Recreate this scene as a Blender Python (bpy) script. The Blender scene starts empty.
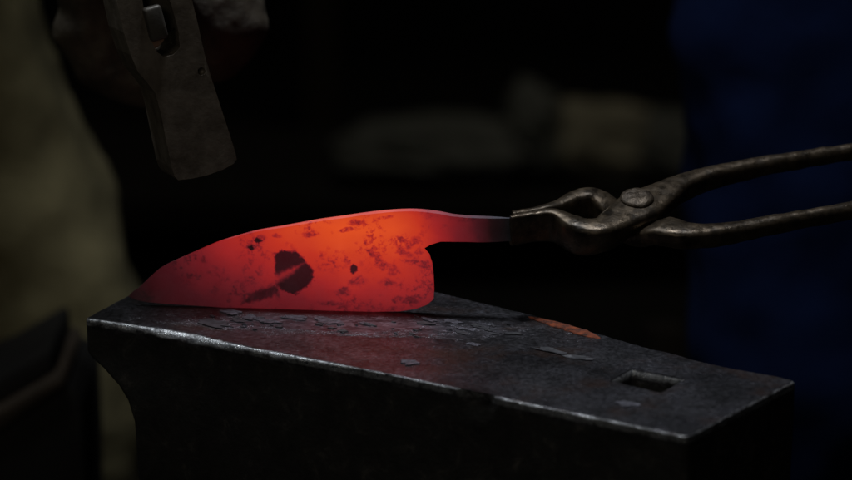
import bpy, bmesh, math, random
from mathutils import Vector, Matrix, noise
from mathutils.geometry import delaunay_2d_cdt
random.seed(7)
sc = bpy.context.scene
C = sc.collection
R = math.radians

# ---------------------------------------------------------------- camera
ELEV = R(15.5)
K = 36.0/135.0/852.0                       # world size of one photo pixel per metre of depth
CAM = Vector((0, -1.5, 1.5*math.tan(ELEV + 68*K)))
cd = bpy.data.cameras.new('camera'); cam = bpy.data.objects.new('camera', cd); C.objects.link(cam)
cd.lens = 135; cd.sensor_width = 36; cd.clip_end = 100; cd.clip_start = 0.05
cam.location = CAM; cam.rotation_euler = (R(90) - ELEV, 0, 0)
cd.dof.use_dof = True; cd.dof.focus_distance = 1.53; cd.dof.aperture_fstop = 6.5; cd.dof.aperture_blades = 7
sc.camera = cam
# ---------------------------------------------------------------- world, lamps, exposure
w = bpy.data.worlds.new('World'); sc.world = w; w.use_nodes = True
bg = w.node_tree.nodes['Background']; bg.inputs[0].default_value = (0.35, 0.42, 0.55, 1); bg.inputs[1].default_value = 0.006
sc.view_settings.view_transform = 'Standard'; sc.view_settings.look = 'None'
sc.view_settings.exposure = 0.0; sc.view_settings.gamma = 1.0

def lamp(name, loc, target, size, power, col, sy=None, spread=180):
    l = bpy.data.lights.new(name, 'AREA'); l.energy = power; l.color = col
    l.shape = 'RECTANGLE'; l.size = size; l.size_y = sy or size; l.spread = R(spread)
    o = bpy.data.objects.new(name, l); C.objects.link(o); o.location = loc
    o.rotation_euler = (Vector(target) - Vector(loc)).to_track_quat('-Z', 'Y').to_euler()
    return o
lamp('overhead_lamp', (-0.02, 0.13, 1.25), (-0.01, -0.04, 0), 0.14, 2.3, (0.88, 0.93, 1.0), 0.14, 100)
lamp('side_lamp', (-0.46, 0.20, 1.08), (-0.02, -0.04, 0), 0.36, 1.0, (0.90, 0.96, 1.0), 0.12, 110)
lamp('bench_fill', (0.1, 1.9, 1.5), (0.12, 2.7, -0.5), 0.4, 0.5, (1.0, 0.92, 0.75), 0.4, 90)  # added fill to brighten the bench and its bundles, no real lamp there
lamp('front_fill', (-0.9, -2.6, 1.5), (-0.1, 0.5, 0.0), 0.9, 1.7, (1.0, 0.93, 0.78), 0.9, 120)  # added weak warm fill from the front left, not an actual opening

# ---------------------------------------------------------------- helpers
FW = Vector((0, math.cos(ELEV), -math.sin(ELEV))); UP = Vector((0, math.sin(ELEV), math.cos(ELEV))); RT = Vector((1, 0, 0))
def ray(px, py): return FW + RT*(px-426)*K - UP*(py-240)*K
def on_plane(px, py, p0, n):
    d = ray(px, py); return CAM + d*((p0 - CAM).dot(n)/d.dot(n))
def onz(px, py, z=0.0): return on_plane(px, py, Vector((0, 0, z)), Vector((0, 0, 1)))
def ony(px, py, y): return on_plane(px, py, Vector((0, y, 0)), Vector((0, 1, 0)))

def thing(name, label, cat, loc, group=None):
    o = bpy.data.objects.new(name, None); C.objects.link(o); o.location = loc; o.empty_display_size = .02
    o['label'] = label; o['category'] = cat
    if group: o['group'] = group
    return o
def tag(o, label, cat, group=None):
    o['label'] = label; o['category'] = cat
    if group: o['group'] = group
    return o
def finish(name, me, m, parent=None, smooth=True, angle=None, origin=None):
    if parent is not None: org = parent.matrix_world.translation if False else world_loc(parent)
    else: org = origin or Vector((0, 0, 0))
    me.transform(Matrix.Translation(-Vector(org)))
    me.name = name
    o = bpy.data.objects.new(name, me); C.objects.link(o)
    me.materials.clear(); me.materials.append(m)
    for p in me.polygons: p.use_smooth = smooth
    if smooth and angle is not None: me.set_sharp_from_angle(angle=R(angle))
    if parent is not None: o.parent = parent
    else: o.location = org
    return o
def world_loc(o):
    v = Vector(o.location)
    while o.parent: o = o.parent; v += Vector(o.location)
    return v
def mesh(vs, fs):
    me = bpy.data.meshes.new('m'); me.from_pydata([tuple(v) for v in vs], [], fs); me.validate(); me.update()
    return me
def fixn(me):
    bm = bmesh.new(); bm.from_mesh(me); bmesh.ops.recalc_face_normals(bm, faces=bm.faces[:]); bm.to_mesh(me); bm.free(); return me
def bake(me, mods):
    """run modifiers on a mesh and return the result"""
    o = bpy.data.objects.new('tmp', me); C.objects.link(o)
    cut = []
    for kind, props in mods:
        m = o.modifiers.new('m', kind)
        for k, v in props.items():
            if k == 'cutter':
                c = bpy.data.objects.new('cut', v); C.objects.link(c); cut.append(c); m.object = c
            else: setattr(m, k, v)
    dg = bpy.context.evaluated_depsgraph_get(); dg.update()
    r = bpy.data.meshes.new_from_object(o.evaluated_get(dg), depsgraph=dg)
    for c in cut + [o]: bpy.data.objects.remove(c)
    return r
def box_me(c, sx, sy, sz, rot=None, bev=0, seg=2):
    bm = bmesh.new(); bmesh.ops.create_cube(bm, size=1)
    bmesh.ops.scale(bm, vec=(sx, sy, sz), verts=bm.verts[:])
    if bev: bmesh.ops.bevel(bm, geom=bm.edges[:], offset=bev, segments=seg, affect='EDGES', profile=.5)
    M = (rot.to_4x4() if rot else Matrix.Identity(4)); M = Matrix.Translation(c) @ M
    bmesh.ops.transform(bm, matrix=M, verts=bm.verts[:])
    me = bpy.data.meshes.new('b'); bm.to_mesh(me); bm.free(); return me
def join(mes):
    bm = bmesh.new()
    for m in mes: bm.from_mesh(m)
    me = bpy.data.meshes.new('j'); bm.to_mesh(me); bm.free(); return me
def capsule(bm, a, b, ra, rb, n=14):
    a = Vector(a); b = Vector(b); t = (b-a)
    if t.length < 1e-6: return
    q = t.to_track_quat('Z', 'Y'); L = t.length; prev = None; rings = []
    prof = []
    for i in range(1, 5): th = -math.pi/2 + i*math.pi/8; prof.append((ra*math.cos(th), ra*math.sin(th)))
    prof += [(rb*math.cos(i*math.pi/8), L + rb*math.sin(i*math.pi/8)) for i in range(0, 4)]
    p0 = bm.verts.new(a + q @ Vector((0, 0, -ra))); p1 = bm.verts.new(a + q @ Vector((0, 0, L+rb)))
    for r, z in prof:
        rings.append([bm.verts.new(a + q @ Vector((r*math.cos(2*math.pi*k/n), r*math.sin(2*math.pi*k/n), z))) for k in range(n)])
    for k in range(n):
        j = (k+1) % n
        bm.faces.new((p0, rings[0][j], rings[0][k])); bm.faces.new((p1, rings[-1][k], rings[-1][j]))
        for i in range(len(rings)-1): bm.faces.new((rings[i][k], rings[i][j], rings[i+1][j], rings[i+1][k]))
def flesh(chains, voxel, smooth=6, disp=0, dscale=20, seed=0):
    """chains of (point, radius) grown into one continuous remeshed surface"""
    bm = bmesh.new()
    for ch in chains:
        for (a, ra), (b, rb) in zip(ch[:-1], ch[1:]): capsule(bm, a, b, ra, rb)
    me = bpy.data.meshes.new('f'); bm.to_mesh(me); bm.free()
    me = bake(me, [('REMESH', dict(mode='VOXEL', voxel_size=voxel)), ('SMOOTH', dict(factor=.5, iterations=smooth))])
    if disp:
        me.update(); ns = [v.normal.copy() for v in me.vertices]
        for v, n in zip(me.vertices, ns):
            v.co += n*disp*(noise.fractal(v.co*dscale + Vector((seed, 3, 1)), 1.0, 2.0, 3))
    return me

# ---------------------------------------------------------------- materials
def nt(name):
    m = bpy.data.materials.new(name); m.use_nodes = True; t = m.node_tree
    return m, t, t.nodes['Principled BSDF']
def N(t, kind, **kw):
    n = t.nodes.new(kind)
    for k, v in kw.items():
        if k.startswith('i_'): n.inputs[k[2:]].default_value = v
        else: setattr(n, k, v)
    return n
def noise_n(t, scale, detail=6, rough=.6, coord='Object', stretch=None, w=0.0, dist=0.0):
    tc = N(t, 'ShaderNodeTexCoord'); n = N(t, 'ShaderNodeTexNoise'); n.inputs['Scale'].default_value = scale
    n.inputs['Detail'].default_value = detail; n.inputs['Roughness'].default_value = rough; n.inputs['Distortion'].default_value = dist
    mp = N(t, 'ShaderNodeMapping'); t.links.new(tc.outputs[coord], mp.inputs[0]); t.links.new(mp.outputs[0], n.inputs['Vector'])
    mp.inputs['Location'].default_value = (w, w*1.7, w*.3)
    if stretch: mp.inputs['Rotation'].default_value = stretch[1]; mp.inputs['Scale'].default_value = stretch[0]
    return n.outputs['Fac']
def ramp(t, fac, stops, interp='LINEAR'):
    r = N(t, 'ShaderNodeValToRGB'); r.color_ramp.interpolation = interp
    e = r.color_ramp.elements
    while len(e) < len(stops): e.new(.5)
    for el, (p, c) in zip(e, stops):
        el.position = p; el.color = (c, c, c, 1) if isinstance(c, (int, float)) else (*c, 1)
    t.links.new(fac, r.inputs[0]); return r.outputs[0]
def math_n(t, op, a, b=None, c=None, clamp=False):
    n = N(t, 'ShaderNodeMath'); n.operation = op; n.use_clamp = clamp
    for i, x in enumerate((a, b, c)):
        if x is None: continue
        if isinstance(x, (int, float)): n.inputs[i].default_value = x
        else: t.links.new(x, n.inputs[i])
    return n.outputs[0]
def mixc(t, fac, a, b, mode='MIX'):
    n = N(t, 'ShaderNodeMix', data_type='RGBA', blend_type=mode)
    for i, x in ((0, fac), (6, a), (7, b)):
        if isinstance(x, (int, float)): n.inputs[i].default_value = x
        elif isinstance(x, tuple): n.inputs[i].default_value = (*x, 1)
        else: t.links.new(x, n.inputs[i])
    return n.outputs[2]
def bump(t, b, h, strength, dist, prev=None):
    n = N(t, 'ShaderNodeBump'); n.inputs['Strength'].default_value = strength; n.inputs['Distance'].default_value = dist
    t.links.new(h, n.inputs['Height'])
    if prev: t.links.new(prev, n.inputs['Normal'])
    t.links.new(n.outputs[0], b.inputs['Normal']); return n.outputs[0]
def simple(name, c0, c1, rough=.8, metal=0, scale=40, bs=.4, bd=.002, r1=None, fine=6, sheen=0, stretch=None, spec=.5):
    m, t, b = nt(name)
    n = noise_n(t, scale, 8, .65, stretch=stretch)
    t.links.new(ramp(t, n, [(.33, c0), (.68, c1)]), b.inputs['Base Color'])
    t.links.new(ramp(t, noise_n(t, scale*2.3, 6, w=3), [(.3, rough), (.7, r1 if r1 is not None else rough)]), b.inputs['Roughness'])
    b.inputs['Metallic'].default_value = metal
    b.inputs['Specular IOR Level'].default_value = spec
    p = bump(t, b, n, bs, bd)
    bump(t, b, noise_n(t, scale*fine, 6, .7, w=5), bs*.7, bd*.25, p)
    return m

def anvil_mat():
    m, t, b = nt('worn_anvil_steel')
    geo = N(t, 'ShaderNodeNewGeometry'); sep = N(t, 'ShaderNodeSeparateXYZ'); t.links.new(geo.outputs['Normal'], sep.inputs[0])
    tc = N(t, 'ShaderNodeTexCoord'); sp = N(t, 'ShaderNodeSeparateXYZ'); t.links.new(tc.outputs['Object'], sp.inputs[0])
    # face and worn edge are bare steel, flanks carry black scale (a fact of height on the block)
    bare = ramp(t, math_n(t, 'MULTIPLY_ADD', sp.outputs[2], 1/.012, 1.0), [(.45, 0.0), (.78, 1.0)])
    big = noise_n(t, 22, 8, .62, w=2); mid = noise_n(t, 75, 8, .7, w=7, dist=.6); fine = noise_n(t, 420, 6, .7)
    scr = noise_n(t, 160, 5, .6, stretch=((1, 14, 1), (0, 0, R(35))), w=4)
    scr2 = noise_n(t, 210, 5, .6, stretch=((16, 1, 1), (0, 0, R(-20))), w=14)
    steel = ramp(t, mid, [(.30, (.022, .021, .023)), (.46, (.068, .067, .073)), (.60, (.115, .113, .128)), (.74, (.22, .225, .26))])
    patch = ramp(t, big, [(.36, .42), (.62, 1.0)])
    steel = mixc(t, 1.0, steel, patch, 'MULTIPLY')
    spk = ramp(t, fine, [(.40, .45), (.64, 1.6)])
    steel = mixc(t, 1.0, steel, spk, 'MULTIPLY')
    rust = ramp(t, noise_n(t, 34, 7, .6, w=21), [(.52, 0.0), (.68, .55)])
    steel = mixc(t, rust, steel, (.085, .045, .03))
    # crust of trodden-in scale in a band in front of where the work is laid
    bandc = AB_LIT
    lu = math_n(t, 'ADD', math_n(t, 'MULTIPLY', sp.outputs[0], bandc[0]), math_n(t, 'MULTIPLY_ADD', sp.outputs[1], bandc[1], bandc[2]))
    lv = math_n(t, 'ADD', math_n(t, 'MULTIPLY', sp.outputs[0], bandc[3]), math_n(t, 'MULTIPLY_ADD', sp.outputs[1], bandc[4], bandc[5]))
    dd = math_n(t, 'SQRT', math_n(t, 'ADD', math_n(t, 'MULTIPLY', lu, lu), math_n(t, 'MULTIPLY', lv, lv)))
    dd = math_n(t, 'ADD', dd, math_n(t, 'MULTIPLY_ADD', noise_n(t, 60, 6, .65, w=41), 1.6, -.8))
    lit = ramp(t, dd, [(.55, 1.0), (1.0, 0.0)])
    tcx = N(t, 'ShaderNodeTexCoord'); mpx = N(t, 'ShaderNodeMapping'); t.links.new(tcx.outputs['Object'], mpx.inputs[0])
    mpx.inputs['Rotation'].default_value = (0, 0, R(18)); mpx.inputs['Scale'].default_value = (1, 2.2, 1)
    vo = N(t, 'ShaderNodeTexVoronoi', feature='F1'); vo.inputs['Scale'].default_value = 210; vo.inputs['Randomness'].default_value = 1
    nn_ = N(t, 'ShaderNodeTexNoise'); nn_.inputs['Scale'].default_value = 150; nn_.inputs['Detail'].default_value = 5
    t.links.new(mpx.outputs[0], nn_.inputs['Vector'])
    t.links.new(mixc(t, .018, mpx.outputs[0], nn_.outputs['Color'], 'ADD'), vo.inputs['Vector'])
    cellc = N(t, 'ShaderNodeSeparateColor'); t.links.new(vo.outputs['Color'], cellc.inputs[0])
    litter_h = math_n(t, 'MULTIPLY', lit, cellc.outputs[0])
    steel = mixc(t, math_n(t, 'MULTIPLY', lit, .75), steel, ramp(t, cellc.outputs[1], [(0.0, (.04, .038, .045)), (.35, (.12, .115, .135)), (.8, (.19, .185, .22)), (1.0, (.30, .30, .35))]))
    scale_c = ramp(t, mid, [(.35, (.015, .0145, .013)), (.56, (.03, .028, .025)), (.75, (.10, .092, .08))])
    rub = ramp(t, math_n(t, 'MULTIPLY', sp.outputs[2], -1/.008), [(.02, 0.0), (.06, 1.0), (.30, 1.0), (.50, 0.0)])      # polished by wear along the edge
    rub = math_n(t, 'MULTIPLY', rub, ramp(t, noise_n(t, 150, 7, .75, w=11), [(.40, .08), (.62, 1.0)]))
    t.links.new(mixc(t, rub, mixc(t, bare, scale_c, steel), (.78, .80, .82)), b.inputs['Base Color'])
    t.links.new(math_n(t, 'MAXIMUM', math_n(t, 'MULTIPLY', bare, .62), rub), b.inputs['Metallic'])
    rr = ramp(t, mid, [(.3, .42), (.7, .22)])
    t.links.new(mixc(t, rub, mixc(t, bare, (.7, .7, .7), rr), (.20, .20, .20)), b.inputs['Roughness'])
    b.inputs['Specular IOR Level'].default_value = .35
    p = bump(t, b, big, .35, .004)
    p = bump(t, b, mid, .30, .0009, p)
    p = bump(t, b, litter_h, 1.0, .003, p)
    p = bump(t, b, math_n(t, 'ADD', scr, scr2), .25, .0005, p)
    bump(t, b, fine, .7, .0006, p)
    return m
M_flake = simple('forge_scale', (.03, .03, .036), (.15, .148, .18), .42, .4, 330, 1.0, .0016, .7, fine=2)
M_flake_d = simple('dark_forge_scale', (.01, .01, .012), (.06, .06, .07), .5, .2, 160, .6, .0006, .75)
M_orange = simple('mottled_orange', (.035, .012, .008), (.36, .075, .02), .8, 0, 230, 1.0, .0015, .9)
M_ham = simple('hammer_steel', (.13, .105, .082), (.32, .27, .215), .42, .4, 70, .45, .0009, .6)
M_wood = simple('ash_wood', (.035, .028, .02), (.09, .07, .05), .7, 0, 60, .4, .001, .85, stretch=((1, 14, 1), (0, 0, 0)))
M_wedge = simple('wedge_steel', (.06, .053, .045), (.13, .118, .10), .5, .3, 70, .4, .001)
M_tong = simple('tong_steel', (.018, .014, .010), (.13, .096, .062), .22, .65, 120, .6, .0009, .45, fine=4)
M_rivet = simple('rivet_steel', (.03, .022, .016), (.13, .10, .07), .25, .6, 120, .9, .0014, .5)
M_glove = simple('black_leather', (.03, .023, .016), (.11, .09, .062), .55, 0, 50, .8, .003, .8)
M_khaki = simple('khaki_cloth', (.155, .13, .06), (.26, .218, .105), .9, 0, 14, .5, .01, fine=60)
M_blue = simple('navy_cloth', (.0028, .0075, .030), (.0048, .012, .048), .95, 0, 9, .5, .01, fine=60, spec=.08)
M_shirt = simple('black_cloth', (.006, .006, .006), (.014, .014, .014), .9, 0, 12, .5, .01)
M_skin = simple('skin', (.28, .16, .11), (.36, .22, .16), .55, 0, 30, .2, .001)
M_hair = simple('dark_hair', (.015, .012, .01), (.03, .025, .02), .6, 0, 60, .7, .003)
M_boot = simple('boot_leather', (.012, .010, .008), (.03, .025, .02), .6, 0, 30, .4, .003)
M_floor = simple('dirt_floor', (.006, .006, .006), (.014, .013, .012), .95, 0, 6, .5, .01)
M_wall = simple('soot_wall', (.004, .004, .004), (.009, .009, .009), .95, 0, 4, .4, .01)
M_bench = simple('bench_wood', (.008, .007, .006), (.02, .016, .012), .9, 0, 12, .4, .004)
M_stump = simple('stump_wood', (.02, .014, .009), (.05, .035, .022), .9, 0, 14, .8, .006, stretch=((6, 6, 1), (0, 0, 0)))
M_sack = simple('pale_cloth', (.30, .28, .20), (.50, .46, .34), .9, 0, 14, .6, .01)
M_grey = simple('grey_cloth', (.13, .135, .12), (.20, .21, .19), .9, 0, 14, .6, .01)
M_box = simple('black_iron', (.006, .005, .004), (.012, .010, .008), .8, .1, 30, .4, .003)
M_ledge = simple('brown_iron', (.05, .036, .024), (.10, .072, .05), .7, .2, 30, .4, .003)

def struct(name, me, m, smooth=False):
    o = finish(name, me, m, smooth=smooth); o['kind'] = 'structure'; return o
FLOOR = -0.74
def sheet(x0, x1, y0, y1, z, n=40, amp=.004):
    vs = []; fs = []
    for i in range(n+1):
        for j in range(n+1):
            x = x0+(x1-x0)*i/n; y = y0+(y1-y0)*j/n
            vs.append((x, y, z + amp*noise.noise(Vector((x*3, y*3, 0)))))
    for i in range(n):
        for j in range(n): a = i*(n+1)+j; fs.append((a, a+n+1, a+n+2, a+1))
    return mesh(vs, fs)
struct('ground', sheet(-4, 4, -3, 5, FLOOR), M_floor, True)
bw = struct('back_wall', box_me((0, 4.1, .76), 8, .2, 3.0), M_wall)

# ================================================================ ANVIL
front = [(84, 318), (130, 325), (180, 333.5), (255, 349), (340, 364.5), (400, 376), (520, 402), (600, 418.5), (687, 437)]
back = [(797, 380), (745, 370.5), (700, 361), (660, 350), (640, 345.5), (605, 335), (560, 321.5), (520, 311.5), (435, 291), (330, 272), (205, 254)]
outline = [onz(*p) for p in front] + [onz(*p) for p in back]
FRc = onz(687, 437); FLc = onz(84, 318)
U = (FLc - FRc); U.z = 0; LEN = U.length; U.normalize(); V = Vector((-U.y, U.x, 0)); V = V if V.y > 0 else -V
def uv(p): d = p - FRc; return d.dot(U), d.dot(V)
def unuv(s, q, z): return FRc + U*s + V*q + Vector((0, 0, z))
cor = [uv(p) for p in outline]
# resample closed outline with rounded corners
def resample(pts, step, rad):
    n = len(pts); out = []
    P = [Vector(p) for p in pts]
    for i in range(n):
        a, b, c = P[i-1], P[i], P[(i+1) % n]
        d0 = (a-b).normalized(); d1 = (c-b).normalized()
        ang = d0.angle(d1)
        r = rad if ang < 2.4 else min(.008, (a-b).length*.4, (c-b).length*.4)
        s = b + d0*r; e = b + d1*r
        for k in range(7):
            tt = k/6; out.append(s*(1-tt)**2 + b*2*tt*(1-tt) + e*tt*tt)
    res = []
    for i in range(len(out)):
        a, b = out[i], out[(i+1) % len(out)]
        L = (b-a).length; m = max(1, int(round(L/step)))
        for k in range(m):
            if (L > 1e-7): res.append(a.lerp(b, k/m))
    fin = [res[0]]
    for p in res[1:]:
        if (p-fin[-1]).length > step*.4: fin.append(p)
    return fin
ring = resample(cor, .0016, .0036)
n = len(ring)
nor = []
for i in range(n):
    t_ = (ring[(i+1) % n] - ring[i-1]).normalized(); nor.append(Vector((t_.y, -t_.x)))
cen = sum(ring, Vector((0, 0)))/n
if sum((ring[i]-cen).dot(nor[i]) for i in range(n)) < 0: nor = [-q for q in nor]
chip = uv(onz(474, 394))
def wear(s, q):
    """edge wear radius around the face"""
    r = .0012 + .0006*max(0, min(1, (s-.15)/.1)) + .0007*noise.noise(Vector((s*40, q*40, 1))) + .0010*noise.noise(Vector((s*130, q*130, 5)))
    if q < .02: r += .0026*math.exp(-((s-.27)/.035)**2) 
    return max(.0009, min(r, .0055))
def fs_shift(z):                    # how far the undercut left end sits in, by depth below the face
    prof = [(0, 0), (-.017, 0), (-.0195, .0025), (-.024, .010), (-.031, .019), (-.038, .0245), (-.048, .028), (-.09, .030), (-.14, .045), (-.17, .045), (-.20, .01), (-.22, 0)]
    for (z0, a), (z1, b) in zip(prof[:-1], prof[1:]):
        if z <= z0 and z >= z1: return a + (b-a)*(z0-z)/(z0-z1)
    return 0
def fs_heel(z):
    prof = [(0, 0), (-.055, 0), (-.075, .03), (-.10, .08), (-.16, .09), (-.19, .03), (-.22, 0)]
    for (z0, a), (z1, b) in zip(prof[:-1], prof[1:]):
        if z <= z0 and z >= z1: return a + (b-a)*(z0-z)/(z0-z1)
    return 0
vs = []; levels = []
def add_ring(fn):
    levels.append(len(vs))
    for i in range(n): vs.append(fn(i))
def inner(off):
    def f(i):
        s, q = ring[i] - nor[i]*(off + wear(*ring[i])); return unuv(s, q, 0)
    return f
add_ring(inner(.0006)); add_ring(inner(0))
for k in range(1, 9):
    th = k*math.pi/16
    def f(i, th=th):
        r = wear(*ring[i]); s, q = ring[i] - nor[i]*(r*(1-math.sin(th)))
        z = -r*(1-math.cos(th)); d = 0
        c = (Vector((s, q)) - Vector((chip[0], 0))).length
        if c < .011 and q < .02: dd = (1-(c/.011)**2); q += .0042*dd*math.sin(th); z -= .0030*dd*(1-.3*math.sin(th))
        rough_ = .00022*noise.noise(Vector((s*420, q*420, z*420)))
        q += rough_; z += rough_*.8
        return unuv(s, q, z)
    add_ring(f)
for z in (-.0065, -.009, -.0125, -.0165, -.018, -.0195, -.0215, -.024, -.0275, -.031, -.0345, -.038, -.043, -.048, -.055, -.065, -.075, -.09, -.10, -.12, -.14, -.16, -.175, -.19, -.205, -.22):
    def f(i, z=z):
        s, q = ring[i]; a = fs_shift(z); h = fs_heel(z)
        s = h + s*(LEN - a - h)/LEN
        wob = .0009*noise.noise(Vector((s*25, q*25, z*25)))
        if q < .02:
            c = math.hypot(s-chip[0], (z+.006)*1.6)
            if c < .010: q += .0022*(1-(c/.010)**2)
        q = q + (.018*max(0, min(1, (-z-.08)/.05)) * (1 if q < .05 else -1) if z > -.185 else 0)
        return unuv(s, q+wob, z)
    add_ring(f)
faces = []
for a, b in zip(levels[:-1], levels[1:]):
    for i in range(n): j = (i+1) % n; faces.append((a+i, a+j, b+j, b+i))
faces.append(tuple(levels[-1]+i for i in range(n)))
# the face itself: triangulated sheet with the square hole left open, walls of the hole turned down from it
hole = [uv(onz(*p)) for p in ((631, 369), (686, 379.5), (661, 393.5), (609, 381))]
hr_ = resample(hole, .0016, .0018); nh = len(hr_)
hc_ = sum(hr_, Vector((0, 0)))/nh
def in_poly(q, P):
    c = False
    for i in range(len(P)):
        a, b = P[i], P[(i+1) % len(P)]
        if (a[1] > q[1]) != (b[1] > q[1]) and q[0] < (b[0]-a[0])*(q[1]-a[1])/(b[1]-a[1])+a[0]: c = not c
    return c
inn = [Vector(uv(vs[levels[0]+i])) for i in range(n)]
grid = []
gx = -.01
while gx < LEN+.02:
    gy = -.01
    while gy < .14:
        q = Vector((gx+random.uniform(-.0008, .0008), gy+random.uniform(-.0008, .0008)))
        if in_poly(q, inn) and min((q-p).length for p in inn) > .002 and not in_poly(q, hr_) and min((q-p).length for p in hr_) > .0014: grid.append(q)
        gy += .0035
    gx += .0035
cv, ce, cf, cov, *_ = delaunay_2d_cdt(inn + hr_ + grid, [(i, (i+1) % n) for i in range(n)] + [(n+i, n+(i+1) % nh) for i in range(nh)], [], 1, 1e-7)
base = len(vs); cmap = {}
for i, q in enumerate(cv):
    orig = cov[i][0] if cov[i] else -1
    if 0 <= orig < n: cmap[i] = levels[0] + orig
    else:
        d = min(1, min((Vector(q)-p).length for p in inn)/.02)
        cmap[i] = len(vs); vs.append(unuv(q.x, q.y, .0004*d*(.5+.5*noise.noise(Vector((q.x*22, q.y*22, 8))))))
hidx = {}
for i in range(len(cv)):
    for o_ in cov[i]:
        if n <= o_ < n+nh: hidx[o_-n] = cmap[i]
for f in cf:
    c = sum((Vector(cv[i]) for i in f), Vector((0, 0)))/len(f)
    if not in_poly(c, hr_): faces.append(tuple(cmap[i] for i in f))
prev = [hidx[i] for i in range(nh)]
for z, k in ((-.0002, .985), (-.0007, .96), (-.0015, .938), (-.0026, .925), (-.0035, .92), (-.02, .915), (-.06, .915)):
    cur = []
    for q in hr_:
        p = hc_ + (q-hc_)*k; cur.append(len(vs)); vs.append(unuv(p.x, p.y, z))
    for i in range(nh): j = (i+1) % nh; faces.append((prev[i], prev[j], cur[j], cur[i]))
    prev = cur
faces.append(tuple(prev))
am = fixn(mesh(vs, faces))
AB = unuv(LEN/2, .05, 0)
anvil = thing('anvil', 'heavy dark steel anvil with worn bright edges and a square hole near its right end', 'anvil', AB)
# crust ellipse: centre and axes on the face, in the body's own coordinates
_c = onz(350, 325) - AB; _e = onz(560, 332) - onz(140, 318); _l = _e.length/2*.95; _e = _e.normalized(); _p = Vector((-_e.y, _e.x, 0)); _w = .019
AB_LIT = (_e.x/_l, _e.y/_l, -_c.dot(_e)/_l, _p.x/_w, _p.y/_w, -_c.dot(_p)/_w)
M_anvil = anvil_mat()
finish('anvil_body', am, M_anvil, anvil, True, 38)
# raised lip along the rear edge, coloured a mottled orange
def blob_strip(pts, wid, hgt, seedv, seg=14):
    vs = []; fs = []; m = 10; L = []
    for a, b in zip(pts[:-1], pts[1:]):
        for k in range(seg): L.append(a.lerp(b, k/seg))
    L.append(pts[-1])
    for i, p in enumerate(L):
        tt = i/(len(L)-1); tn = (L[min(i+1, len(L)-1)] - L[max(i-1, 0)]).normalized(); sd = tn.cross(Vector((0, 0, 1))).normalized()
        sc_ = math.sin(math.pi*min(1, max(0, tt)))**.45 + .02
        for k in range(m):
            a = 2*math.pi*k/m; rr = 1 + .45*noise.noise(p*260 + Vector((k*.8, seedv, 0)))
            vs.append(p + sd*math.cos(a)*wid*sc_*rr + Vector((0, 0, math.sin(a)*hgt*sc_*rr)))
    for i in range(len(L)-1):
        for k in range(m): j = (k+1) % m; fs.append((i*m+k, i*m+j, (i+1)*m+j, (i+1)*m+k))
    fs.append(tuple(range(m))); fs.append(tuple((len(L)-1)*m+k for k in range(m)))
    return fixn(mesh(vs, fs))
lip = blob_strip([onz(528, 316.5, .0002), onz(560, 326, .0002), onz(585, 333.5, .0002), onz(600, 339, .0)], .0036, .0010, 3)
o = finish('orange_lip', lip, M_orange, anvil); o['label'] = 'raised orange lip on the rear edge of the anvil'

st = []
for k in range(48):
    a = 2*math.pi*k/48; st.append((.21*math.cos(a)*(1+.03*noise.noise(Vector((math.cos(a)*2, math.sin(a)*2, 0)))), .21*math.sin(a)))
vs = [unuv(LEN/2, .05, -.2205) + Vector((x*.98, y*.98, 0)) for x, y in st] + [unuv(LEN/2, .05, -.235) + Vector((x, y, 0)) for x, y in st] + [Vector((unuv(LEN/2, .05, 0).x + x*1.03, unuv(LEN/2, .05, 0).y + y*1.03, FLOOR)) for x, y in st]
fs = [tuple(range(48)), tuple(range(96, 144))[::-1]] + [(L*48+k, L*48+(k+1) % 48, (L+1)*48+(k+1) % 48, (L+1)*48+k) for L in (0, 1) for k in range(48)]
tag(finish('tree_stump', fixn(mesh(vs, fs)), M_stump, None, True, 40, origin=Vector((unuv(LEN/2, .05, 0).x, unuv(LEN/2, .05, 0).y, FLOOR))), 'dark wooden stump standing on the ground under the anvil', 'stump')

# ================================================================ scale flakes on the face
def flake(px, py, rx, ry, m, lab, h=.0006, ang=0, curl=.0008, grp='flakes of forge scale on the anvil face'):
    c = onz(px, py); nn = 15; sd = random.random()*50
    top = []; h *= .5; curl *= .6
    for rr in (0, .5, 1.0):
        for k in range(nn):
            a = 2*math.pi*k/nn; q = 1 + .75*noise.noise(Vector((math.cos(a)*2.2, math.sin(a)*2.2, sd)))
            x = rx*rr*math.cos(a)*q; y = ry*rr*math.sin(a)*q
            z = h + curl*rr*rr*(.6+.7*noise.noise(Vector((math.cos(a), math.sin(a), sd+9))))
            d = U*(x*math.cos(ang)-y*math.sin(ang)) + V*(x*math.sin(ang)+y*math.cos(ang))
            top.append(c + d + Vector((0, 0, z)))
            if rr == 0: break
    vs = top + [p - Vector((0, 0, .0003)) for p in top]; n0 = len(top)
    fs = []
    for k in range(nn):
        j = (k+1) % nn
        fs.append((0, 1+k, 1+j)); fs.append((1+k, 1+nn+k, 1+nn+j, 1+j))
        fs.append((n0, n0+1+j, n0+1+k)); fs.append((n0+1+k, n0+1+j, n0+1+nn+j, n0+1+nn+k))
        fs.append((1+nn+k, n0+1+nn+k, n0+1+nn+j, 1+nn+j))
    o = finish('scale_flake', fixn(mesh(vs, fs)), m, None, True, 40, origin=c)
    return tag(o, lab, 'scale flake', grp)
mm = .001
flake(214, 324.5, 9*mm, 5*mm, M_flake_d, 'long black scale flake near the left end of the anvil face', ang=.1)
flake(238, 321, 4*mm, 2.5*mm, M_flake_d, 'small black scale flake just right of the long black flake', ang=.4)
flake(250, 319, 3.4*mm, 3.4*mm, M_flake, 'pale round scale flake in front of the blade edge', h=.0009)
flake(231, 313, 6*mm, 4*mm, M_flake, 'grey scale flake tucked under the left half of the blade')
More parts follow.
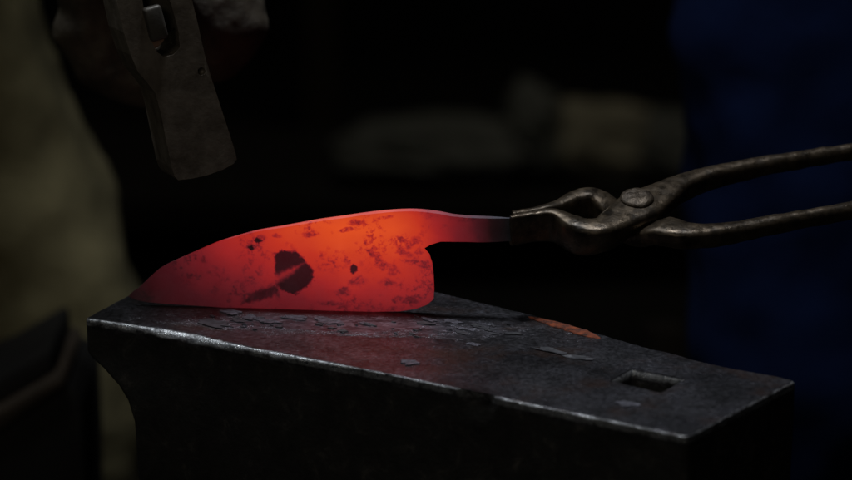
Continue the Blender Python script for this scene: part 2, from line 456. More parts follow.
flake(268, 322, 7*mm, 3*mm, M_flake, 'grey oval scale flake right of the pale round flake')
flake(297, 318.5, 6*mm, 3*mm, M_flake, 'thin grey scale flake below the middle of the blade')
flake(329, 322, 8*mm, 4.5*mm, M_flake, 'broad grey scale flake below the centre of the blade', ang=.2)
flake(410, 363, 4.5*mm, 4*mm, M_flake, 'lone pale scale flake close to the front edge of the anvil')
flake(473, 345, 4*mm, 2*mm, M_flake, 'lone pale sliver of scale in the middle of the anvil face')
flake(628, 405, 5.5*mm, 3.5*mm, M_flake, 'pale scale flake in front of the square hole')
flake(550, 352, 9*mm, 3*mm, M_flake_d, 'dark curved scale flake left of the square hole', ang=.1, curl=.0018)
flake(581, 359, 8*mm, 2.5*mm, M_flake_d, 'narrow dark scale flake nearest the left of the square hole', ang=-.1, curl=.0016)
flake(452, 322, 5*mm, 3*mm, M_flake, 'bluish scale flake right of the heel of the blade')
for _ in range(28):
    px = random.uniform(335, 520); py = 320 + (px-335)*.02 + random.gauss(8, 5)
    if py < 316 or py > 347: continue
    r = random.choice((.5, .6, .8, 1.0, 1.4, 2.6))*mm*random.uniform(.8, 1.1)
    flake(px, py, r*1.7, r*.7, random.choice((M_flake, M_flake_d, M_flake_d)), 'tiny flake of scale in the litter right of and below the blade heel', ang=random.uniform(-.5, .5), curl=.0009, grp='tiny flakes of scale littered below the blade heel')
for _ in range(16):
    px = random.uniform(190, 335); py = random.uniform(313, 330) + (px-190)*.02
    r = random.uniform(.5, 1.6)*mm
    flake(px, py, r*1.6, r*.8, random.choice((M_flake, M_flake_d)), 'tiny flake of scale in the scatter under the left half of the blade', ang=random.uniform(-.5, .5), curl=.0007, grp='tiny flakes of scale scattered under the left of the blade')

# ================================================================ HOT KNIFE
A0 = onz(147, 305.5); A1 = onz(405, 313)
BD = (A1 - A0).normalized(); BN = Vector((0, 0, 1)).cross(BD).normalized()      # blade direction and normal (towards +y)
if BN.y < 0: BN = -BN
def onb(px, py): return on_plane(px, py, A0, BN)
blade_px = [(128.5, 296.5), (133, 291.5), (140, 286.5), (150, 277), (162, 267), (177, 259.5), (194, 252), (209, 245.5), (225, 239.5), (256, 231), (280, 227), (300, 223.5), (320, 220), (342, 217), (362, 214), (385, 211.3), (405, 210), (420, 210.3), (436, 212), (452, 215),
            (452, 240.5), (441, 240.5), (431, 243.5), (423, 248), (429, 255), (432, 264), (433.5, 277), (434, 290), (433.5, 299), (427, 304.5), (416, 308.5), (400, 311), (374, 311.5), (340, 311.2), (300, 310.5), (260, 309), (225, 307.5), (194, 305.5), (165, 303.8), (147, 302), (136, 299.8)]
tang_px = [(452, 215), (466, 216.5), (480, 217), (498, 217.6), (515, 218.2), (518, 218.6), (518, 239.6), (515, 240.4), (498, 241), (480, 241), (466, 240.6), (452, 240.5)]
KN0 = onb(300, 310.5); KN0.z = max(KN0.z, 0.0003)
knife = thing('hot_knife', 'glowing orange red kitchen knife blade held on edge above the anvil', 'knife', KN0)
def to2(p): d = p - A0; return Vector((d.dot(BD), d.z))
def bez(pts, per=10):
    """catmull-rom through rows of numbers"""
    out = []
    P = [pts[0]] + pts + [pts[-1]]
    for i in range(1, len(P)-2):
        for k in range(per):
            t = k/per; r = []
            for a, b, c, d in zip(P[i-1], P[i], P[i+1], P[i+2]):
                r.append(.5*((2*b) + (-a+c)*t + (2*a-5*b+4*c-d)*t*t + (-a+3*b-3*c+d)*t**3))
            out.append(r)
    out.append(list(pts[-1])); return out
def slab(px, thick, step):
    pts = [to2(onb(*p)) for p in px]
    # densify the outline
    P = []
    for i in range(len(pts)):
        a, b = pts[i], pts[(i+1) % len(pts)]; m = max(1, int((b-a).length/step))
        for k in range(m): P.append(a.lerp(b, k/m))
    ne = len(P); xs = [p.x for p in P]; zs = [p.y for p in P]
    x = min(xs)+step
    def inside(q):
        c = False
        for i in range(ne):
            a, b = P[i], P[(i+1) % ne]
            if (a.y > q.y) != (b.y > q.y) and q.x < (b.x-a.x)*(q.y-a.y)/(b.y-a.y)+a.x: c = not c
        return c
    pts_in = []
    while x < max(xs):
        z = min(zs)+step
        while z < max(zs):
            q = Vector((x+random.uniform(-.2, .2)*step, z+random.uniform(-.2, .2)*step))
            if inside(q) and min((q-p).length for p in P) > step*.6: pts_in.append(q)
            z += step
        x += step
    vv, ee, ff, *_ = delaunay_2d_cdt(P + pts_in, [(i, (i+1) % ne) for i in range(ne)], [], 1, 1e-7)
    m = len(vv); vs = []
    for sgn in (-1, 1):
        for q in vv:
            th = thick(q)/2
            vs.append(A0 + BD*q.x + Vector((0, 0, q.y)) + BN*sgn*th)
    fs = [tuple(f) for f in ff] + [tuple(i+m for i in reversed(f)) for f in ff]
    # boundary edges
    cnt = {}
    for f in ff:
        for i in range(len(f)):
            e = (f[i], f[(i+1) % len(f)]); cnt[e] = 1
    for (a, b) in list(cnt):
        if (b, a) not in cnt: fs.append((b, a, a+m, b+m))
    return fixn(mesh(vs, fs))
xt = to2(onb(132, 296)).x; xb = to2(onb(430, 260)).x
def th_blade(q):
    hh = max(0, min(1, q.y/.045)); taper = max(.25, min(1, (q.x - xt)/(.6*(xb-xt))))
    base = .0010 + (.0040)*hh
    return base*taper + .00035*noise.noise(Vector((q.x*90, q.y*90, 2)))
_ts = bez([list(p) for p in blade_px[:20]], 5)
blade_px = [tuple(p) for p in _ts] + blade_px[20:]
xtg = to2(onb(488, 230)).x
bme = slab(blade_px, th_blade, .0022); tme = slab(tang_px, lambda q: (.0046 - .0030*max(0, min(1, (q.x-xtg)/.010))) + .0003*noise.noise(Vector((q.x*90, q.y*90, 2))), .003)

def hot_mat():
    m, t, b = nt('glowing_steel')
    tc = N(t, 'ShaderNodeTexCoord'); sp = N(t, 'ShaderNodeSeparateXYZ'); t.links.new(tc.outputs['Object'], sp.inputs[0])
    X = sp.outputs[0]; Z = sp.outputs[2]
    def loc(px, py): return onb(px, py) - KN0
    xa = loc(120, 260).x; xz = loc(520, 260).x
    zb = loc(300, 312).z; zt = loc(400, 209).z
    def fx(px): return (loc(px, 260).x - xa)/(xz - xa)
    u = math_n(t, 'MULTIPLY_ADD', X, 1/(xz-xa), -xa/(xz-xa)); v = math_n(t, 'MULTIPLY_ADD', Z, 1/(zt-zb), -zb/(zt-zb))
    soft = noise_n(t, 28, 4, .5, w=1.3)
    u2 = math_n(t, 'ADD', u, math_n(t, 'MULTIPLY_ADD', soft, .10, -.05))
    v2 = math_n(t, 'ADD', v, math_n(t, 'MULTIPLY_ADD', noise_n(t, 35, 4, .5, w=8.3), .34, -.17))
    hx = ramp(t, u2, [(fx(128), .16), (fx(150), .29), (fx(190), .54), (fx(235), .74), (fx(290), .90), (fx(345), 1.0), (fx(395), .97), (fx(425), .86), (fx(450), .62), (fx(470), .37), (fx(490), .09), (fx(503), .0)])
    hv = ramp(t, v2, [(0.0, .47), (.10, .53), (.33, .74), (.60, .93), (.80, 1.0), (.93, .96), (1.0, .88)])
    heat = math_n(t, 'MULTIPLY', hx, hv)
    # cool scale patches that stick to the blade
    def poly_mask(pts, soft_, amp):
        L_ = [loc(*p) for p in pts]; L_ = [(q.x, q.z) for q in L_]; mx = None
        A_ = sum(L_[i-1][0]*L_[i][1] - L_[i][0]*L_[i-1][1] for i in range(len(L_)))
        sg = 1 if A_ > 0 else -1; px1 = K*1.52
        for i in range(len(L_)):
            (x0, z0), (x1, z1) = L_[i-1], L_[i]; l_ = math.hypot(x1-x0, z1-z0); nx, nz = sg*(z1-z0)/l_, -sg*(x1-x0)/l_
            e = math_n(t, 'ADD', math_n(t, 'MULTIPLY', X, nx/px1), math_n(t, 'MULTIPLY_ADD', Z, nz/px1, -(x0*nx+z0*nz)/px1))
            mx = e if mx is None else math_n(t, 'MAXIMUM', mx, e)
        mx = math_n(t, 'ADD', mx, math_n(t, 'MULTIPLY_ADD', wobp, amp*2, -amp))
        r = N(t, 'ShaderNodeMapRange', interpolation_type='SMOOTHSTEP'); t.links.new(mx, r.inputs[0])
        r.inputs[1].default_value = -soft_; r.inputs[2].default_value = soft_; r.inputs[3].default_value = 1; r.inputs[4].default_value = 0
        return r.outputs[0]
    wobp = noise_n(t, 480, 5, .65, w=6.1)
    wob = noise_n(t, 120, 4, .6, w=4.4); wob2 = noise_n(t, 260, 3, .6, w=9.4)
    def ell(px, py, rx, ry, ang, soft_, amp=.5):
        c = loc(px, py); k = K*1.52; ca, sa = math.cos(ang), math.sin(ang)
        dx = math_n(t, 'SUBTRACT', X, c.x); dz = math_n(t, 'SUBTRACT', Z, c.z)
        p = math_n(t, 'ADD', math_n(t, 'MULTIPLY', dx, ca/(rx*k)), math_n(t, 'MULTIPLY', dz, sa/(rx*k)))
        q = math_n(t, 'ADD', math_n(t, 'MULTIPLY', dx, -sa/(ry*k)), math_n(t, 'MULTIPLY', dz, ca/(ry*k)))
        d = math_n(t, 'SQRT', math_n(t, 'ADD', math_n(t, 'MULTIPLY', p, p), math_n(t, 'MULTIPLY', q, q)))
        d = math_n(t, 'ADD', d, math_n(t, 'MULTIPLY_ADD', wob, amp*2, -amp))
        d = math_n(t, 'ADD', d, math_n(t, 'MULTIPLY_ADD', wob2, amp, -amp*.5))
        r = N(t, 'ShaderNodeMapRange', interpolation_type='SMOOTHSTEP'); t.links.new(d, r.inputs[0])
        r.inputs[1].default_value = 1-soft_; r.inputs[2].default_value = 1+soft_; r.inputs[3].default_value = 1; r.inputs[4].default_value = 0
        return r.outputs[0]
    cold = None
    for pts, so, am_ in (([(275, 253), (280, 250), (296, 250.5), (303, 257), (313, 270), (312.5, 279.5), (306, 286), (295, 294), (285, 291), (278, 286), (275.5, 270)], 1.9, 5.5),
                    ([(350.5, 266), (353, 263.5), (357, 265.5), (357.5, 270), (354, 273), (351, 271)], .9, 2.4), ([(254, 240), (257, 237), (262, 240), (259, 243)], .8, 3.5), ([(248, 246), (252, 245), (255, 248), (251, 250)], .8, 3.5)):
        e = poly_mask(pts, so, am_); cold = e if cold is None else math_n(t, 'MAXIMUM', cold, e)
    streak = poly_mask([(264, 276), (276, 272), (288, 267.5), (305, 258), (309, 262), (294, 272), (284, 280), (274, 289), (264, 289)], 3.2, 4.0)
    cold = math_n(t, 'MULTIPLY', cold, math_n(t, 'SUBTRACT', 1.0, math_n(t, 'MULTIPLY', streak, .80)))
    smear = math_n(t, 'MULTIPLY', poly_mask([(243, 303), (252, 293), (262, 289), (274, 285), (277, 290), (272, 297), (262, 299)], 2.0, 5.0), .55)
    cold = math_n(t, 'MAXIMUM', cold, smear)
    faint = None
    for a in ((266, 292, 17, 6, .5, .5, .9), (250, 297, 10, 4, .4, .5, .9), (277, 290, 3, 9, .1, .5, .9), (262, 238, 6, 4, .2, .5, 1.3), (252, 246, 5, 3, 0, .5, 1.4), (276, 235, 5, 2, 0, .5, 1.4),
              (375, 254, 8, 3, -.5, .5, 1.6), (383, 264, 10, 5, -.7, .5, 1.8), (392, 268, 6, 7, 0, .5, 1.6), (412, 243, 9, 4, .7, .5, 1.7), (405, 252, 10, 4, -.4, .5, 1.6), (416, 262, 12, 3, -.2, .5, 1.5), (342, 292, 7, 4, .2, .5, 1.6), (358, 280, 8, 5, 0, .6, 1.7), (388, 282, 12, 4, -.1, .5, 1.7),
              (345, 229, 10, 2, .2, .5, 1.6), (312, 233, 8, 3, .1, .5, 1.7), (358, 221, 7, 3, .1, .5, 1.4), (386, 216, 8, 2, .1, .5, 1.5), (330, 303, 14, 3, 0, .5, 1.7), (408, 300, 12, 3, 0, .5, 1.7)):
        e = ell(*a); faint = e if faint is None else math_n(t, 'MAXIMUM', faint, e)
    heat = math_n(t, 'MULTIPLY', heat, math_n(t, 'SUBTRACT', 1.0, math_n(t, 'MULTIPLY', math_n(t, 'MULTIPLY', faint, ramp(t, noise_n(t, 420, 4, .7, w=3), [(.40, .15), (.58, 1.0)])), .36)))
    pits = ramp(t, noise_n(t, 330, 5, .7, w=17), [(.50, 0.0), (.66, 1.0)])
    pm = ramp(t, noise_n(t, 60, 3, .5, w=31), [(.48, 0.0), (.60, 1.0)])
    heat = math_n(t, 'MULTIPLY', heat, math_n(t, 'SUBTRACT', 1.0, math_n(t, 'MULTIPLY', math_n(t, 'MULTIPLY', pits, pm), .35)))
    heat = math_n(t, 'MULTIPLY', heat, math_n(t, 'SUBTRACT', 1.0, math_n(t, 'MULTIPLY', cold, .70)))
    col = ramp(t, heat, [(0.0, (0, 0, 0)), (.12, (.008, .0008, .001)), (.30, (.045, .0035, .006)), (.50, (.15, .008, .012)), (.68, (.32, .014, .014)), (.84, (.50, .028, .012)), (1.0, (.73, .076, .013))])
    t.links.new(col, b.inputs['Emission Color']); b.inputs['Emission Strength'].default_value = 1.0
    sc_n = noise_n(t, 90, 7, .65, w=5)
    t.links.new(ramp(t, sc_n, [(.3, (.04, .04, .05)), (.7, (.10, .10, .125))]), b.inputs['Base Color'])
    b.inputs['Roughness'].default_value = .6; b.inputs['Metallic'].default_value = .2
    p = bump(t, b, sc_n, .5, .0012)
    bump(t, b, cold, .8, .0009, p)
    return m
M_hot = hot_mat()
finish('blade', bme, M_hot, knife, True, 50)
finish('tang', tme, M_hot, knife, True, 50)

# ================================================================ TONGS
PN = Vector((0, -math.sin(R(17)), math.cos(R(17))))           # the flat side of the tongs leans towards the camera
TP = onb(513, 229) + PN*.0085
def ont(px, py, h=0): return on_plane(px, py, TP + PN*h, PN)
def arm(rows, expo=3.2, m=20, seedv=0):
    """rows: px, py, half width in plane (mm), height (mm), drop of the top (mm)"""
    L = bez(rows); vs = []; fs = []
    cs = [ont(r[0], r[1], 0) - PN*(r[4]*mm) for r in L]
    for i, (p, r) in enumerate(zip(cs, L)):
        tn = (cs[min(i+1, len(cs)-1)] - cs[max(i-1, 0)]); tn -= PN*tn.dot(PN)*.0; tn.normalize()
        sd = PN.cross(tn).normalized(); un = tn.cross(sd).normalized()
        a = r[2]*mm; h = r[3]*mm/2
        ex = r[5] if len(r) > 5 else expo
        for k in range(m):
            th = 2*math.pi*k/m; c, s = math.cos(th), math.sin(th)
            x = math.copysign(abs(c)**(2/ex), c)*a; z = math.copysign(abs(s)**(2/ex), s)*h
            q = p + sd*x + un*(z - h)
            q += (sd*x + un*z).normalized()*(.00045*noise.noise(q*110 + Vector((seedv, 0, 0))) + .0002*noise.noise(q*350))
            vs.append(q)
    for i in range(len(L)-1):
        for k in range(m): j = (k+1) % m; fs.append((i*m+k, i*m+j, (i+1)*m+j, (i+1)*m+k))
    fs.append(tuple(range(m))); fs.append(tuple((len(L)-1)*m+k for k in range(m)))
    return fixn(mesh(vs, fs))
near = [(511, 216, 1.9, 16.5, 0, 5), (526, 213.2, 2.1, 16.5, 0, 5), (540, 211.2, 2.4, 16.5, 0, 5), (552, 210.2, 2.9, 17, 0, 5), (563, 213.5, 4.3, 17, 0, 4), (574, 219, 5.8, 17, 0, 4), (587, 222.6, 6.5, 16.5, 0, 4), (604, 221.8, 7.2, 14, 0, 4), (620, 213, 9.5, 10, 0, 4),
        (640, 201.5, 11.5, 8.5, 0, 4), (660, 190, 9.0, 9.5, 0, 4), (680, 179, 6.2, 11, 0, 4), (700, 171.5, 5.2, 11.5, 0, 3.2), (730, 164, 4.9, 10.5, 0, 2.6), (770, 157, 4.6, 9.5, 0, 2.2), (820, 149, 4.4, 9, 0, 2), (900, 137, 4.3, 8.6, 0, 2), (1150, 100, 4.2, 8.4, 0, 2), (1330, 76, 4, 8, 0, 2)]
far = [(513, 212.4, 1.7, 16.5, 0, 6), (526, 209.6, 1.9, 16.5, 0, 6), (540, 206.8, 2.3, 16.5, 0, 5), (552, 203.8, 3.0, 17, 0, 5), (562, 199.8, 3.8, 17, 0, 4), (576, 193.4, 4.8, 16, 0, 4), (594, 191, 5.4, 15, 0, 4), (610, 197, 6.6, 11, 3, 4), (626, 205, 7.6, 9, 8.6, 4), (641, 210, 8.0, 9, 9.0, 4),
       (651, 214.5, 8.6, 9.5, 5.5, 4), (662, 219.5, 8.8, 10, 1.5, 4), (684, 226.0, 7, 10.5, 0, 3.5), (710, 226, 5.4, 10.5, 0, 3), (745, 221.5, 4.8, 10, 0, 2.5), (790, 213.5, 4.5, 9.2, 0, 2.1), (830, 206.5, 4.4, 9, 0, 2), (900, 193, 4.3, 8.6, 0, 2), (1150, 142, 4.2, 8.4, 0, 2), (1330, 106, 4, 8, 0, 2)]
TO = ont(638, 200, 0)
tongs = thing('blacksmith_tongs', 'worn brown steel tongs gripping the tang of the glowing knife', 'tongs', TO)
o = finish('tong_half', arm(near), M_tong, tongs, True, 60); o['label'] = 'nearer half of the tongs, its long handle ending as the upper one'
o = finish('tong_half', arm(far, seedv=7), M_tong, tongs, True, 60); o['label'] = 'farther half of the tongs, its long handle ending as the lower one'
def rivet(c, r, h):
    vs = []; fs = []; m = 22; q = PN.to_track_quat('Z', 'Y')
    prof = [(1.0, -.003), (1.03, .15), (1.0, .45), (.88, .75), (.68, .93), (.42, 1.0), (.18, .96)]
    for a, z in prof:
        for k in range(m):
            th = 2*math.pi*k/m; rr = r*a*(1 + .10*noise.noise(Vector((math.cos(th)*1.4, math.sin(th)*1.4, 3))))
            zz = h*z*(1 + .3*noise.noise(Vector((math.cos(th)*a*2.6, math.sin(th)*a*2, 9))))
            vs.append(c + q @ Vector((rr*math.cos(th), rr*math.sin(th), zz)))
    for i in range(len(prof)-1):
        for k in range(m): j = (k+1) % m; fs.append((i*m+k, i*m+j, (i+1)*m+j, (i+1)*m+k))
    fs.append(tuple(range(m))); fs.append(tuple((len(prof)-1)*m+k for k in range(m)))
    return fixn(mesh(vs, fs))
finish('rivet', rivet(ont(637, 199.5, -.0004), .0082, .0030), M_rivet, tongs, True, 70)

# ================================================================ HAMMER
HY = -.012
hm_out = [(108, -110), (113, -40), (118, 0), (124, 30), (131, 53), (138, 70), (148, 82), (155, 92), (160, 112), (165, 140), (170, 166), (172.5, 174), (176, 178), (190, 177.5), (205, 175.5), (222, 171), (233, 166), (236.5, 162), (235.5, 156), (229, 134), (221, 108), (213, 82), (206, 56), (200, 26), (194, 0), (186, -40), (176, -110)]
eye = [(140, 6), (143, 28), (148, 48), (154, 60), (161, 65.5), (171, 64), (178, 57), (177, 42), (171, 18), (164, -4), (156, -24), (147, -34), (140, -32), (138, -14)]
def prism(px, y0, depth):
    f = [ony(p[0], p[1], y0) for p in px]
    m = len(f); vs = f + [p + Vector((0, depth, 0)) for p in f]
    fs = [tuple(range(m)), tuple(range(m, 2*m))[::-1]] + [(k, (k+1) % m, m+(k+1) % m, m+k) for k in range(m)]
    return fixn(mesh(vs, fs))
hm = prism(hm_out, HY, .036)
ec = prism(eye, HY - .02, .09)
pit = bmesh.new(); bmesh.ops.create_icosphere(pit, subdivisions=3, radius=.0019, matrix=Matrix.Translation(ony(202.5, 73, HY))); pm_ = bpy.data.meshes.new('p'); pit.to_mesh(pm_); pit.free()
hm = bake(hm, [('BOOLEAN', dict(operation='DIFFERENCE', solver='EXACT', cutter=ec)), ('BOOLEAN', dict(operation='DIFFERENCE', solver='EXACT', cutter=pm_)),
               ('BEVEL', dict(width=.0016, segments=4, limit_method='ANGLE', angle_limit=R(50), harden_normals=True))])
hpc = ony(180, 90, HY)
def yaw(me, a):
    me.transform(Matrix.Translation(hpc) @ Matrix.Rotation(a, 4, 'Z') @ Matrix.Rotation(R(-6), 4, 'X') @ Matrix.Translation(-hpc)); return me
HYAW = R(17)
hammer = thing('hammer', 'steel sledge hammer head hanging above the left of the anvil in a gloved hand', 'hammer', hpc)
ho = finish('hammer_head', yaw(hm, HYAW), M_ham, hammer, True, 35)
for p in ho.data.polygons:
    if p.area > 2e-5: p.use_smooth = False
hc = ony(157, -2, HY)
hnd = []; L = 40
vs = []; fs = []; m = 20
for i in range(L+1):
    t_ = i/L; y = .007 + t_*.42; gx = .0092 + .003*max(0, min(1, (t_-.1)/.2)); gz = .0185 - .002*t_
    for k in range(m):
        a = 2*math.pi*k/m; vs.append(hc + Vector((gx*math.cos(a) + .0035*math.sin(a)*-1, y, gz*math.sin(a) + .02*t_)))
for i in range(L):
    for k in range(m): j = (k+1) % m; fs.append((i*m+k, i*m+j, (i+1)*m+j, (i+1)*m+k))
fs.append(tuple(range(m))); fs.append(tuple(L*m+k for k in range(m)))
hn = finish('hammer_handle', yaw(fixn(mesh(vs, fs)), HYAW*.3), M_wood, hammer, True, 50)
wd = box_me(ony(156, 22, HY + .001), .0088, .010, .0165, Matrix.Rotation(R(-12), 3, 'Y'), .0016, 3)
finish('wedge', yaw(wd, HYAW), M_wedge, hammer, True, 60)

# ================================================================ PEOPLE
def hand(cn, ax, kn, th_side, rad, fr):
    """fingers curled round an axis. cn centre on the axis, ax axis unit (from index to little finger), kn unit towards the knuckles, fr finger radius"""
    cn = Vector(cn); ax = Vector(ax).normalized(); kn = Vector(kn).normalized(); pr = ax.cross(kn).normalized()*th_side
    ch = []
    sp = fr*2.08
    lens = (.92, 1.0, .95, .80)
    for i in range(4):
        c = cn + ax*sp*(i-1.5); r = fr*(1.0, 1.02, .98, .88)[i]; path = []
        for k in range(8):
            a = R(35 - 250*lens[i]*k/7); rr = rad + fr*.8
            kk = r*(1.12 if k in (1, 4) else 1.0)*(1 - .03*k)
            path.append((c + kn*math.cos(a)*rr + pr*math.sin(a)*rr, kk))
        ch.append(path)
        ch.append([(c + kn*(rad+fr)*.8 + pr*(rad+fr)*.65, r*1.15), (c + pr*(rad+fr*2.0)*1.25 - kn*.2*rad, r*1.3), (cn + pr*(rad + fr*4.2) - kn*fr*.6, fr*1.7)])
    tb = cn - ax*sp*1.2 + pr*(rad+fr*2.6) - kn*rad*.5
    ch.append([(tb, fr*1.5), (cn - ax*sp*2.0 - kn*(rad+fr*1.3) + pr*rad*.8, fr*1.35), (cn - ax*sp*2.1 - kn*(rad+fr*1.5) - pr*rad*.2, fr*1.2), (cn - ax*sp*1.9 - kn*(rad+fr*.8) - pr*rad*.9, fr*1.05)])
    wrist = cn + pr*(rad + fr*6.0) - kn*fr*.9
    ch.append([(cn + pr*(rad + fr*3.5) - kn*fr*.4, fr*2.0), (wrist, fr*2.0)])
    return ch, wrist
def person(label, root, hip, sh, head, legs, arms, m_leg, m_top, face_dir, glove=None, top_label=None):
    """all points in world space; arms: (shoulder, elbow, hand spec)"""
    t = thing('person', label, 'person', Vector((root[0], root[1], FLOOR)))
    hip = Vector(hip); sh = Vector(sh); head = Vector(head); f = Vector(face_dir).normalized(); s = f.cross(Vector((0, 0, 1))).normalized()
    body = []; tr = []; top = []; boots = []
    for sgn, (knee, ank) in zip((1, -1), legs):
        h = hip + s*sgn*.09; knee = Vector(knee); ank = Vector(ank)
        body.append([(h, .085), (knee, .055), (ank, .04), (ank + f*.17 + Vector((0, 0, -.04)), .032)])
        tr.append([(h + Vector((0, 0, .02)), .108), (h.lerp(knee, .5), .100), (knee, .082), (knee.lerp(ank, .4), .080), (ank + Vector((0, 0, .03)), .068)])
        boots.append([(ank + Vector((0, 0, .06)), .052), (ank + Vector((0, 0, -.012)), .05), (ank + f*.10 + Vector((0, 0, -.025)), .042), (ank + f*.19 + Vector((0, 0, -.032)), .036)])
    tr.append([(hip - s*.09, .108), (hip + s*.09, .108)]); tr.append([(hip + Vector((0, 0, .05)) - s*.05, .125), (hip + Vector((0, 0, .05)) + s*.05, .125)])
    for o_ in (-.07, .07):
        body.append([(hip + s*o_, .10), (hip.lerp(sh, .5) + s*o_*.9, .09), (hip.lerp(sh, .85) + s*o_*1.2, .10)])
        top.append([(hip + s*o_ + Vector((0, 0, .10)), .125), (hip.lerp(sh, .5) + s*o_*.95, .115), (hip.lerp(sh, .85) + s*o_*1.2, .120)])
    body.append([(sh - s*.15, .06), (sh + s*.15, .06)]); top.append([(sh - s*.15, .075), (sh + s*.15, .075)])
    body.append([(sh, .065), (sh + (head-sh)*.45, .055), (head, .055)])
    body.append([(head + Vector((0, 0, .03)) - f*.015, .085), (head + Vector((0, 0, -.02)) + f*.02, .072), (head + Vector((0, 0, -.06)) + f*.045, .045)])
    body.append([(head + f*.085 + Vector((0, 0, .01)), .012), (head + f*.108 + Vector((0, 0, -.022)), .014)])
    for sgn in (-1, 1): body.append([(head + s*sgn*.083 - f*.01 + Vector((0, 0, .01)), .014), (head + s*sgn*.088 - f*.012 + Vector((0, 0, -.02)), .012)])
    for (S, E, spec) in arms:
        S = Vector(S); E = Vector(E); hc_, wr = hand(*spec)
        body.append([(S, .05), (E, .042), (wr, .03)]); body += hc_
        top.append([(S, .070), (S.lerp(E, .5), .062), (E, .056), (E.lerp(wr, .72), .046)])
    finish('body', flesh(body, .0065, 4), M_skin, t)
    finish('trousers', flesh(tr, .011, 3, .014, 11, 2), m_leg, t)
    finish('shirt', flesh(top, .011, 4, .012, 9, 5), m_top, t)
    for b in boots: finish('boot', flesh([b], .008, 4), M_boot, t)
    hr = [[(head + Vector((0, 0, .055)) - f*.035, .088), (head + Vector((0, 0, .02)) - f*.06, .07)]]
    finish('hair', flesh(hr, .008, 2, .008, 30), M_hair, t)
    for sgn in (-1, 1):
        bm = bmesh.new(); bmesh.ops.create_uvsphere(bm, u_segments=12, v_segments=8, radius=.012, matrix=Matrix.Translation(head + f*.086 + s*sgn*.031 + Vector((0, 0, .018))))
        me = bpy.data.meshes.new('e'); bm.to_mesh(me); bm.free(); finish('eye', me, M_sack, t)
    if glove:
        for g in glove:
            gc, wr = hand(*g[0]); gc.append([(wr, g[0][5]*2.1), (wr.lerp(Vector(g[1]), .35), g[0][5]*2.9)])
            finish('glove', flesh(gc, .0028, 3, .0035, 32), M_glove, t)
    return t
# the smith with the hammer, on the left
HC = ony(157, 2, .25)
gspec = (HC, (0, 1, 0), (-1, 0, -.15), 1, .024, .0165)
ok = (0, 1, 0)
def vert(p, r): return p
ax_ = Vector((0, 1, 0)).cross(Vector((-1, 0, -.15))); side = 1 if ax_.z > 0 else -1
elbow = (-.23, .44, .38)
bspec = (HC, (0, 1, 0), (-1, 0, -.15), side, .016, .0125); gspec = (HC, (0, 1, 0), (-1, 0, -.15), side, .019, .0175)
person('person in khaki trousers and dark sleeve holding the hammer in a black glove', (-.42, .72), (-.375, .74, .22), (-.42, .62, .70), (-.38, .56, .92),
       [((-.262, .66, -.24), (-.250, .70, FLOOR + .07)), ((-.72, .78, -.24), (-.78, .80, FLOOR + .07))],
       [((-.26, .60, .68), elbow, bspec), ((-.62, .66, .68), (-.74, .60, .42), ((-.70, .36, .36), (0, 1, 0), (-1, 0, 0), 1, .018, .0125))],
       M_khaki, M_shirt, (.35, -.9, 0), glove=[(gspec, elbow)])
# the person holding the tongs, on the right
p1 = ont(1290, 84); p2 = ont(1290, 116)
HC2 = (p1 + p2)*.5 - Vector((0, 0, .006))
person('person in dark navy blue overalls holding the tongs, standing behind the right of the anvil', (.36, .62), (.355, .64, .22), (.50, .52, .70), (.49, .44, .92),
       [((.262, .60, -.20), (.255, .66, FLOOR + .07)), ((.62, .66, -.24), (.66, .70, FLOOR + .07))],
       [((.36, .46, .68), (.50, .24, .42), (HC2, (-.98, .05, .1), (0, -1, 0), 1, .036, .0125)), ((.66, .50, .68), (.78, .40, .42), ((.74, .18, .38), (0, 1, 0), (1, 0, 0), -1, .018, .0125))],
       M_blue, M_blue, (-.3, -.95, 0))

# ================================================================ BACKGROUND
BY = 2.6
bt = ony(430, 190, BY).z
bench = thing('work_bench', 'low dark wooden bench far behind the tongs', 'bench', Vector((.12, BY+.15, FLOOR)))
finish('bench_top', box_me((.05, BY+.15, bt-.02) , 1.2, .42, .04, None, .004), M_bench, bench, False)
for x, y in ((-.48, BY), (.60, BY), (-.48, BY+.30), (.60, BY+.30)):
    finish('leg', box_me((x, y, (bt-.04+FLOOR)/2 - .0005), .06, .06, bt-.041-FLOOR, None, .004), M_bench, bench, False)
def sack(c, rx, ry, rz, seedv):
    bm = bmesh.new(); bmesh.ops.create_icosphere(bm, subdivisions=5, radius=1)
    for v in bm.verts:
        d = v.co.copy(); r = 1 + .22*noise.fractal(d*1.7 + Vector((seedv, 0, 0)), 1, 2, 4)
        v.co = Vector((d.x*rx*r, d.y*ry*r, max(d.z, -.75)*rz*r))
        v.co += Vector(c)
    me = bpy.data.meshes.new('s'); bm.to_mesh(me); bm.free(); return me
def on_bench(name, px, py, rx, ry, rz, m, lab, cat, sd):
    c = ony(px, py, BY + .06); me = sack(c, rx, ry, rz, sd)
    zmin = min(v.co.z for v in me.vertices); me.transform(Matrix.Translation((0, 0, bt + .0005 - zmin)))
    tag(finish(name, me, m, None, True, origin=Vector((c.x, c.y, bt))), lab, cat)
on_bench('cloth_bundle', 604, 152, .080, .07, .058, M_sack, 'blurred beige cloth bundle, brightest thing on the far bench', 'bundle', 2)
on_bench('cloth_bundle', 672, 155, .070, .07, .048, M_grey, 'dim blurred cloth bundle right of the beige one on the far bench', 'bundle', 5)
on_bench('cloth_bundle', 534, 145, .044, .07, .070, M_grey, 'upright dim cloth bundle left of the beige one on the far bench', 'bundle', 9)
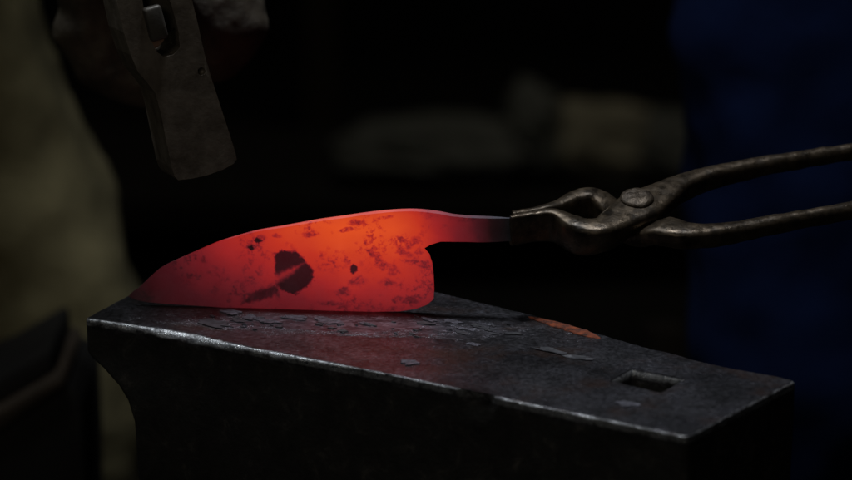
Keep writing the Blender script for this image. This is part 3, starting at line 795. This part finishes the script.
on_bench('cloth_heap', 452, 162, .155, .09, .044, M_grey, 'long low grey cloth heap at the left end of the far bench', 'cloth', 14)
pc = ony(322, 100, 3.2)
tag(finish('wooden_post', box_me((pc.x, 3.2, (1.2+FLOOR)/2), .05, .05, 1.2-FLOOR, None, .004), M_stump, None, False, origin=Vector((pc.x, 3.2, FLOOR))), 'dim brown upright post in the darkness behind the left of the blade', 'post')
# brown thing seen low behind the heel of the anvil
c = ony(662, 345, 1.2)
tag(finish('wood_block', box_me((c.x, c.y, (c.z + .02 + FLOOR)/2), .032, .032, c.z + .02 - FLOOR, Matrix.Rotation(.3, 3, 'Z'), .004), M_stump, None, False, origin=Vector((c.x, c.y, FLOOR))), 'dim brown wooden post behind the rear edge of the anvil', 'post')
# dark block at lower left
y0 = .43
bl = thing('iron_block', 'out of focus black iron block with a brown worn ledge at the lower left', 'block', Vector((ony(30, 480, y0).x, y0+.05, FLOOR)))
def poly(px, y, d): return prism(px, y, d)
me = bake(poly([(-90, 470), (0, 428), (62, 386), (72, 389), (83, 405), (86, 480), (88, 700), (-90, 700)], y0, .11), [('BEVEL', dict(width=.003, segments=2, limit_method='ANGLE', angle_limit=R(30)))])
finish('lower_block', me, M_box, bl, True, 40)
me = bake(poly([(-90, 455), (0, 410), (58, 376), (66, 384), (62, 388), (0, 430), (-90, 472)], y0-.006, .11), [('BEVEL', dict(width=.002, segments=2, limit_method='ANGLE', angle_limit=R(30)))])
finish('ledge', me, M_ledge, bl, True, 40)
me = bake(poly([(-60, 405), (0, 378), (28, 362), (50, 349), (53, 356), (55, 378), (0, 409), (-60, 440)], y0+.01, .10), [('BEVEL', dict(width=.003, segments=2, limit_method='ANGLE', angle_limit=R(30)))])
finish('upper_block', me, M_box, bl, True, 40)
me = poly([(82, 700), (84, 500), (-88, 500), (-88, 700)], y0+.005, .12)
zz = min(v.co.z for v in me.vertices)
for v in me.vertices:
    if v.co.z < zz + .06: v.co.z = FLOOR
    else: v.co.z += -.0
finish('stand', me, M_box, bl, False)
